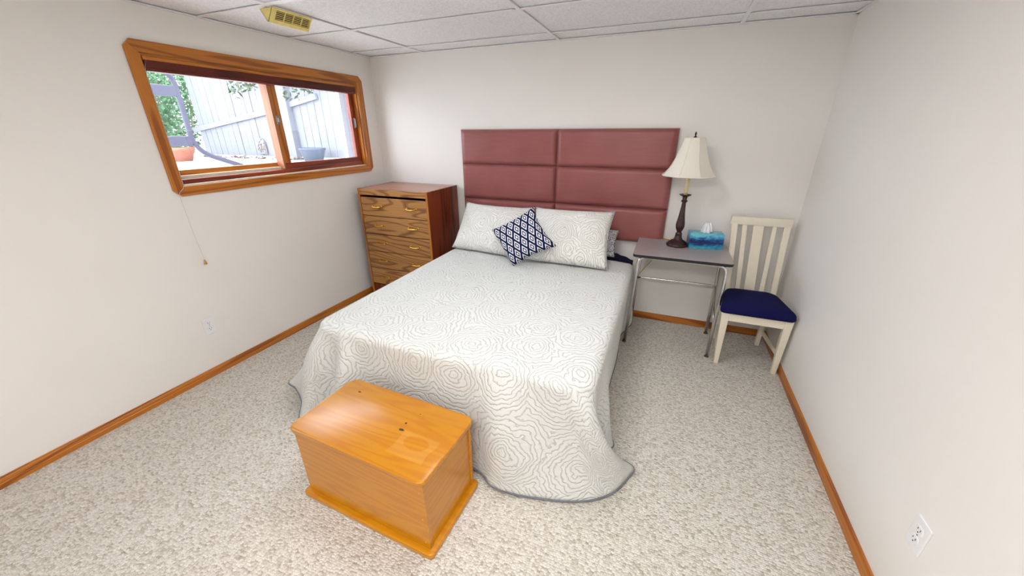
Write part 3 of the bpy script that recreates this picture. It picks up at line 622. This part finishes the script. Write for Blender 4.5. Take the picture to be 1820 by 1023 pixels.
o, cu = pillow('throw_cushion', 'navy and white diamond-patterned square cushion propped on its corner', 'cushion', (cL, cB, cR, cT), .13, 'diamond', 24, 24, pinch=.10, seed=5)
me = cu.data; uvd = me.uv_layers[0].data; sx, sy = (cB-cL).length, (cT-cL).length       # pattern counts across the square
for l_ in uvd: l_.uv = (l_.uv[1]/sy, l_.uv[0]/sx)

# ------------------------------------------------------------------ dresser
DX0, DX1, DY0, DY1, DZ = -2.612, -1.866, 2.695, 3.195, 1.075
dr = thing('dresser', 'tall oak-veneer chest of drawers with brass handles beside the bed', 'dresser', ((DX0+DX1)/2, (DY0+DY1)/2, 0))
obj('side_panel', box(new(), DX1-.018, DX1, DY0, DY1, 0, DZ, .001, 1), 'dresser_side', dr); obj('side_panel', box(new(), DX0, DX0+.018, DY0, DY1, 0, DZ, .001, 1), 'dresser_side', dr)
for x in (DX0, DX1-.018): obj('front_edge', box(new(), x-.0006, x+.0186, DY0-.004, DY0+.001, 0, DZ), 'dresser_edge', dr)
obj('top_panel', box(new(), DX0+.018, DX1-.018, DY0+.004, DY1, DZ-.02, DZ-.001), 'dresser_top', dr)
obj('top_rail', box(new(), DX0+.0186, DX1-.0186, DY0-.003, DY0+.018, DZ-.055, DZ-.001, .003), 'dresser_face', dr)
obj('back_panel', box(new(), DX0+.018, DX1-.018, DY1-.008, DY1, .03, DZ-.02), 'dresser_side', dr); obj('plinth', box(new(), DX0+.018, DX1-.018, DY0+.01, DY0+.025, 0, .15), 'dresser_side', dr)
dzs = [1.003, .833, .664, .495, .326, .157]
bmh = new(); tube(bmh, catmull([(-.05, 0, .003), (-.047, -.018, .003), (-.034, -.026, -.001), (0, -.027, -.003), (.034, -.026, -.001), (.047, -.018, .003), (.05, 0, .003)], 4), [.005]*4+[.0066]*17+[.005]*4, 8)
for x in (-.045, .045): lathe_c = bmesh.ops.create_uvsphere(bmh, u_segments=10, v_segments=6, radius=.0105, matrix=Matrix.Translation((x*1.11, -.002, .003)) @ Matrix.Diagonal((1, .5, 1, 1)))
hproto = None
for i in range(5):
    dw = obj('drawer', box(new(), DX0+.0205, DX1-.0205, DY0-.001, DY0+.017, dzs[i+1]+.003, dzs[i]-.003, .0025, 2), 'dresser_face', dr)
    off = Vector((random.uniform(-1, 1), 0, 0))
    for x in (-2.412, -2.04):
        loc = Vector((x, DY0-.002, (dzs[i]+dzs[i+1])/2+.002)) - Vector(dr.location)
        if hproto is None: hproto = obj('handle', bmh, 'brass', None, True, label='curved brass drawer handle'); hproto.parent = dw; hproto.location = loc
        else: inst(hproto, loc, dw)

# ------------------------------------------------------------------ school desk
dk = thing('school_desk', 'small desk with grey laminate top and chrome tube legs beside bed', 'desk', (.15, 2.93, 0))
TX0, TX1, TY0, TY1, TZ = -.163, .470, 2.682, 3.175, .738
obj('desk_top', prism(new(), rrect(TX0, TX1, TY0, TY1, .022, 5), TZ-.003, TZ), 'grey_laminate', dk)
soft(obj('edge_band', prism(new(), rrect(TX0-.002, TX1+.002, TY0-.002, TY1+.002, .024, 5), TZ-.021, TZ-.002, .003, 2), 'black_edge', dk, label='black rubber edge band'))
zt_ = TZ-.034
lf = obj('front_leg_frame', tube(new(), bend([(-.150, 2.728, .012), (-.128, 2.735, .60), (-.124, 2.74, zt_), (.440, 2.74, zt_), (.445, 2.735, .60), (.438, 2.728, .012)], .07, 7), .0125, 12), 'chrome', dk, True)
lr = obj('rear_leg_frame', tube(new(), bend([(-.142, 3.105, .012), (-.128, 3.095, .60), (-.124, 3.09, zt_), (.444, 3.09, zt_), (.448, 3.095, .60), (.455, 3.105, .012)], .07, 7), .0125, 12), 'chrome', dk, True)
obj('stretcher', tube(new(), bend([(-.130, 3.086, .415), (-.112, 3.07, .43), (.43, 3.07, .437), (.450, 3.088, .42)], .03, 6), .007, 10), 'chrome', dk, True)
for xa, xb in ((.450, .442),): obj('side_brace', tube(new(), [(xa, 3.09, .43), (xb, 2.742, .20)], .006, 8), 'chrome', dk, True)
for fx, fy in ((-.153, 2.728), (.438, 2.728), (-.142, 3.105), (.455, 3.105)):
    obj('foot_glide', lathe(new(), [(.016, 0), (.017, .004), (.012, .012), (.012, .018)], 14, (fx, fy, 0)), 'steel_foot', dk, True)

# ------------------------------------------------------------------ table lamp
LX, LY = .122, 3.02; LZ = TZ
lamp = thing('table_lamp', 'bronze candlestick table lamp with cream bell shade on the desk', 'lamp', (LX, LY, LZ))
soft(obj('base', lathe(new(), [(.070, 0), (.076, .004), (.077, .014), (.072, .02), (.066, .024), (.064, .029), (.054, .034), (.050, .040), (.036, .046), (.030, .054), (.025, .068), (.023, .082)], 36, (LX, LY, LZ)), 'bronze', lamp), 50)
soft(obj('stem', lathe(new(), [(.021, .082), (.023, .088), (.023, .096), (.017, .102), (.016, .108), (.019, .114), (.026, .130), (.030, .146), (.031, .160), (.028, .185), (.023, .215), (.019, .25), (.0155, .285), (.0135, .318), (.014, .325), (.021, .330), (.022, .337), (.015, .343), (.0145, .350), (.016, .358), (.017, .368)], 30, (LX, LY, LZ)), 'bronze', lamp), 50)
soft(obj('drip_dish', lathe(new(), [(.017, .366), (.026, .370), (.040, .378), (.041, .381), (.038, .381), (.022, .376), (.012, .375)], 30, (LX, LY, LZ)), 'bronze', lamp), 50)
obj('candle_tube', lathe(new(), [(.013, .374), (.013, .50), (.009, .503)], 20, (LX, LY, LZ)), 'candle', lamp, True, label='cream candle sleeve')
sr = [(.183, .515), (.170, .528), (.150, .553), (.131, .585), (.114, .622), (.100, .662), (.088, .700), (.077, .735), (.069, .760)]
bm = new(); NP = 8; PH = R_(-112)
def ringpts(r, z, m=4):
    o_ = []
    for p_ in range(NP):
        for q_ in range(m):
            a0, a1 = PH+2*math.pi*p_/NP, PH+2*math.pi*(p_+1)/NP; t = q_/m
            A_2 = Vector((math.cos(a0), math.sin(a0), 0)); B_2 = Vector((math.cos(a1), math.sin(a1), 0)); c_ = A_2.lerp(B_2, t); c_ = c_.lerp(c_.normalized(), .35)
            o_.append(Vector((LX, LY, LZ+z))+c_*r)
    return o_
tube(bm, ringpts(*sr[0]), .0045, 8, True)
bm2 = tube(new(), ringpts(*sr[-1]), .0035, 8, True)
for a in range(3): ang = PH+a*2.094; tube(bm2, [(LX, LY, LZ+.757), (LX+.068*math.cos(ang), LY+.068*math.sin(ang), LZ+.757)], .0018, 6)
shd = obj('lamp_shade', bm, 'lamp_fabric', lamp, True, label='cream bell-shaped fabric shade'); obj('top_rim', bm2, 'lamp_fabric', shd, True)
for p_ in range(NP):
    bm = new(); G = []
    for r, z in sr: rp = ringpts(r, z); G.append([rp[(p_*4+q_) % (NP*4)] for q_ in range(5)])
    for sgn in (0, 1):
        VV = [[bm.verts.new(c_ - (Vector((c_.x-LX, c_.y-LY, 0)).normalized()*.0022*sgn)) for c_ in row] for row in G]
        for a in range(len(VV)-1):
            for b in range(4):
                q = (VV[a][b], VV[a][b+1], VV[a+1][b+1], VV[a+1][b]); bm.faces.new(q if not sgn else q[::-1])
    obj('shade_panel', bm, 'lamp_fabric', shd, True)
for p_ in range(NP): obj('seam_trim', tube(new(), [ringpts(r, z)[p_*4] for r, z in sr],   .0015, 6), 'seam', shd, True)
soft(obj('finial', lathe(new(), [(.002, .752), (.010, .757), (.013, .762), (.009, .768), (.004, .772), (.004, .778), (.007, .783), (.006, .790), (.003, .797), (.001, .800)], 18, (LX, LY, LZ)), 'bronze', lamp), 50)
c1, c2 = aty(1161, 459, 3.19), aty(1135, 488, 3.185)
obj('power_cord', tube(new(), catmull([(LX, LY+.07, LZ+.006), (LX-.04, LY+.12, LZ+.005), (LX-.09, 3.17, LZ+.005), (LX-.10, 3.19, LZ-.002), (LX-.09, 3.195, LZ-.03), c1, c2, (c2.x-.05, 3.19, c2.z-.12), (c2.x-.08, 3.20, .33)]), .0032, 8), 'cord_gold', lamp, True, label='gold coloured lamp cord')

# ------------------------------------------------------------------ tissue box
ta, tb = atz(1223.5, 441, TZ), atz(1283, 444, TZ); w = (tb-ta).length; ang = math.atan2(tb.y-ta.y, tb.x-ta.x)*.7
tc = (ta+tb)/2
tbx = thing('tissue_box', 'blue wave-patterned tissue box with white tissue on the desk', 'tissue box', (tc.x, tc.y, TZ), ang); tbx['_local'] = 1
soft(obj('carton', box(new(), -w/2, w/2, 0, .115, 0, .112, .002, 1), 'wave', tbx))
bm = new(); rnd = random.Random(2); n_ = 28; lv = [(.038, .022, .112), (.036, .02, .125), (.032, .022, .145), (.028, .02, .165), (.020, .016, .18), (.007, .007, .186)]; rings = []
for li, (a, b, z) in enumerate(lv): rings.append([bm.verts.new((a*math.cos(6.283*j/n_)*(1+.22*math.sin(j*2.2+li*.5)), .055+b*math.sin(6.283*j/n_)*(1+.3*math.sin(j*1.7+1+li*.4)), z+.006*math.sin(j*1.3)*(li > 2))) for j in range(n_)])
for A, B in zip(rings, rings[1:]):
    for j in range(n_): bm.faces.new((A[j], A[(j+1) % n_], B[(j+1) % n_], B[j]))
bm.faces.new(rings[-1]); bm.faces.new(rings[0][::-1]); obj('tissue', bm, 'tissue', tbx, True, label='crumpled white tissue')
del tbx['_local']

# ------------------------------------------------------------------ chair
ch_ = thing('dining_chair', 'cream painted slat-back chair with navy seat in the corner', 'chair', (.66, 2.83, 0))
def taper(x0a, x1a, y0a, y1a, za, x0b, x1b, y0b, y1b, zb, bev=.003):
    t = bmesh.new(); lo = [t.verts.new(c) for c in ((x0a, y0a, za), (x1a, y0a, za), (x1a, y1a, za), (x0a, y1a, za))]; hi = [t.verts.new(c) for c in ((x0b, y0b, zb), (x1b, y0b, zb), (x1b, y1b, zb), (x0b, y1b, zb))]
    t.faces.new(lo[::-1]); t.faces.new(hi)
    for i in range(4): t.faces.new((lo[i], lo[(i+1) % 4], hi[(i+1) % 4], hi[i]))
    bmesh.ops.recalc_face_normals(t, faces=t.faces); bmesh.ops.bevel(t, geom=t.edges[:], offset=bev, segments=2, profile=.5, affect='EDGES'); return t
obj('leg', taper(.480, .508, 2.655, 2.685, 0, .455, .505, 2.638, 2.688, .415), 'cream_paint', ch_)
obj('leg', taper(.832, .862, 2.655, 2.685, 0, .822, .870, 2.638, 2.688, .415), 'cream_paint', ch_)
# rear legs run up into the back posts
YS, YT = 3.015, 3.125
for xa, xs, xt, s in ((.505, .500, .463, 0), (.795, .795, .790, 0)):
    obj('rear_post', join(taper(xa, xa+.03, 3.04, 3.072, 0, xs, xs+.036, YS-.012, YS+.024, .43), taper(xs, xs+.036, YS-.012, YS+.024, .425, xt, xt+.041, YT-.022, YT+.004, .955)), 'cream_paint', ch_)
soft(obj('top_rail', prism(new(), [(.458, .916), (.838, .916), (.834, .974), (.459, .971)], YT-.028, YT+.006, .004, 2, lambda a, b, c: (a, c, b)), 'cream_paint', ch_))
for b0, b1, t0_, t1_ in ((.573, .603, .536, .567), (.628, .695, .606, .671), (.724, .754, .724, .750)):
    obj('back_slat', taper(b0, b1, YS-.002, YS+.012, .425, t0_, t1_, YT-.018, YT-.004, .922, .002), 'cream_paint', ch_)
obj('front_rail', box(new(), .502, .825, 2.645, 2.667, .35, .413, .002), 'cream_paint', ch_); obj('rear_rail', box(new(), .53, .80, YS-.006, YS+.016, .36, .43, .002), 'cream_paint', ch_)
for xa, xb in ((.468, .508), (.852, .822)):
    obj('side_rail', prism(new(), [(xa-.01, 2.68), (xa+.01, 2.68), (xb+.01, YS), (xb-.01, YS)], .355, .413, .002, 1), 'cream_paint', ch_)
    obj('side_stretcher', prism(new(), [(xa-.008+.01, 2.675), (xa+.008+.01, 2.675), (xb+.007, 3.045), (xb-.009, 3.045)], .105, .135, .002, 1), 'cream_paint', ch_)
# padded seat: trapezoid with rounded corners
def seat():
    out = []; c4 = [(.438, 2.622), (.880, 2.622), (.822, 3.0), (.500, 3.0)]
    P = [Vector((a, b, 0)) for a, b in c4]
    for i in range(4):
        a, p, b = P[i-1], P[i], P[(i+1) % 4]; q = .035 if i < 2 else .07; A = p+(a-p).normalized()*q; B = p+(b-p).normalized()*q
        for t in range(7): t /= 6; c_ = A*(1-t)**2+p*2*t*(1-t)+B*t*t; out.append(c_)
    bm = new(); C = Vector((.66, 2.81, 0)); lev = [(.97, .412), (.995, .420), (1.0, .435), (.985, .452), (.95, .463), (.85, .472), (.6, .479), (.3, .482)]
    rg = [[bm.verts.new((C+(p-C)*s).to_tuple()[:2]+(z,)) for p in out] for s, z in lev]; n = len(out)
    for A, B in zip(rg, rg[1:]):
        for j in range(n): bm.faces.new((A[j], A[(j+1) % n], B[(j+1) % n], B[j]))
    bm.faces.new(rg[0][::-1]); bm.faces.new(rg[-1]); return bm
obj('seat_cushion', seat(), 'navy_cloth', ch_, True, label='navy blue upholstered seat')

# ------------------------------------------------------------------ pine chest
CW, CD, CH = .695, .37, .402; CA = R_(-2.2)
cc = (-.993, .950, 0)
cst = thing('blanket_chest', 'honey pine blanket chest with lid at the foot of the bed', 'chest', cc, CA); cst['_local'] = 1
HW, HD = .335, .17
obj('front_panel', box(new(), -HW, HW-.0, -HD, -HD+.018, .025, CH-.02, .001, 1), 'pine', cst); obj('back_panel', box(new(), -HW, HW, HD-.018, HD, .025, CH-.02, .001, 1), 'pine', cst)
for s in (-1, 1): obj('end_panel', box(new(), s*(HW-.014)-.009, s*(HW-.014)+.009, -HD+.018, HD-.018, .025, CH-.02), 'pine_y', cst)
soft(obj('base_moulding', prism(new(), rrect(-CW/2-.012, CW/2+.008, -CD/2-.008, CD/2+.002, .02, 4), 0, .028, .006, 3), 'pine', cst))
lid = soft(obj('lid', prism(new(), rrect(-CW/2, CW/2, -CD/2, CD/2, .03, 6), CH-.02, CH, .006, 3), 'pine_lid', cst)); lid['_local'] = 1
def blob(cx, cy, a, b, z, n=16, mat='knot', nm='knot', seed=0):
    obj(nm, prism(new(), [(cx+a*math.cos(6.283*i/n)*(1+.12*math.sin(i*2.3+seed)), cy+b*math.sin(6.283*i/n)*(1+.12*math.cos(i*1.7+seed))) for i in range(n)], z-.001, z+.0004), mat, lid)
blob(.105, .0, .013, .006, CH); blob(.098, .038, .005, .005, CH, seed=2); blob(-.24, .115, .008, .004, CH, seed=3); blob(.12, .108, .003, .002, CH, seed=5); del lid['_local']
for x in (-HW+.02, HW-.02):
    for z in (.06, .19, .33):
        bm = new(); prism(bm, [(x+.004*math.cos(q*.785), z+.004*math.sin(q*.785)) for q in range(8)], -HD-.0006, -HD+.002, mp=lambda a, b, c: (a, c, b)); obj('dowel_plug', bm, 'scuff', cst)
del cst['_local']
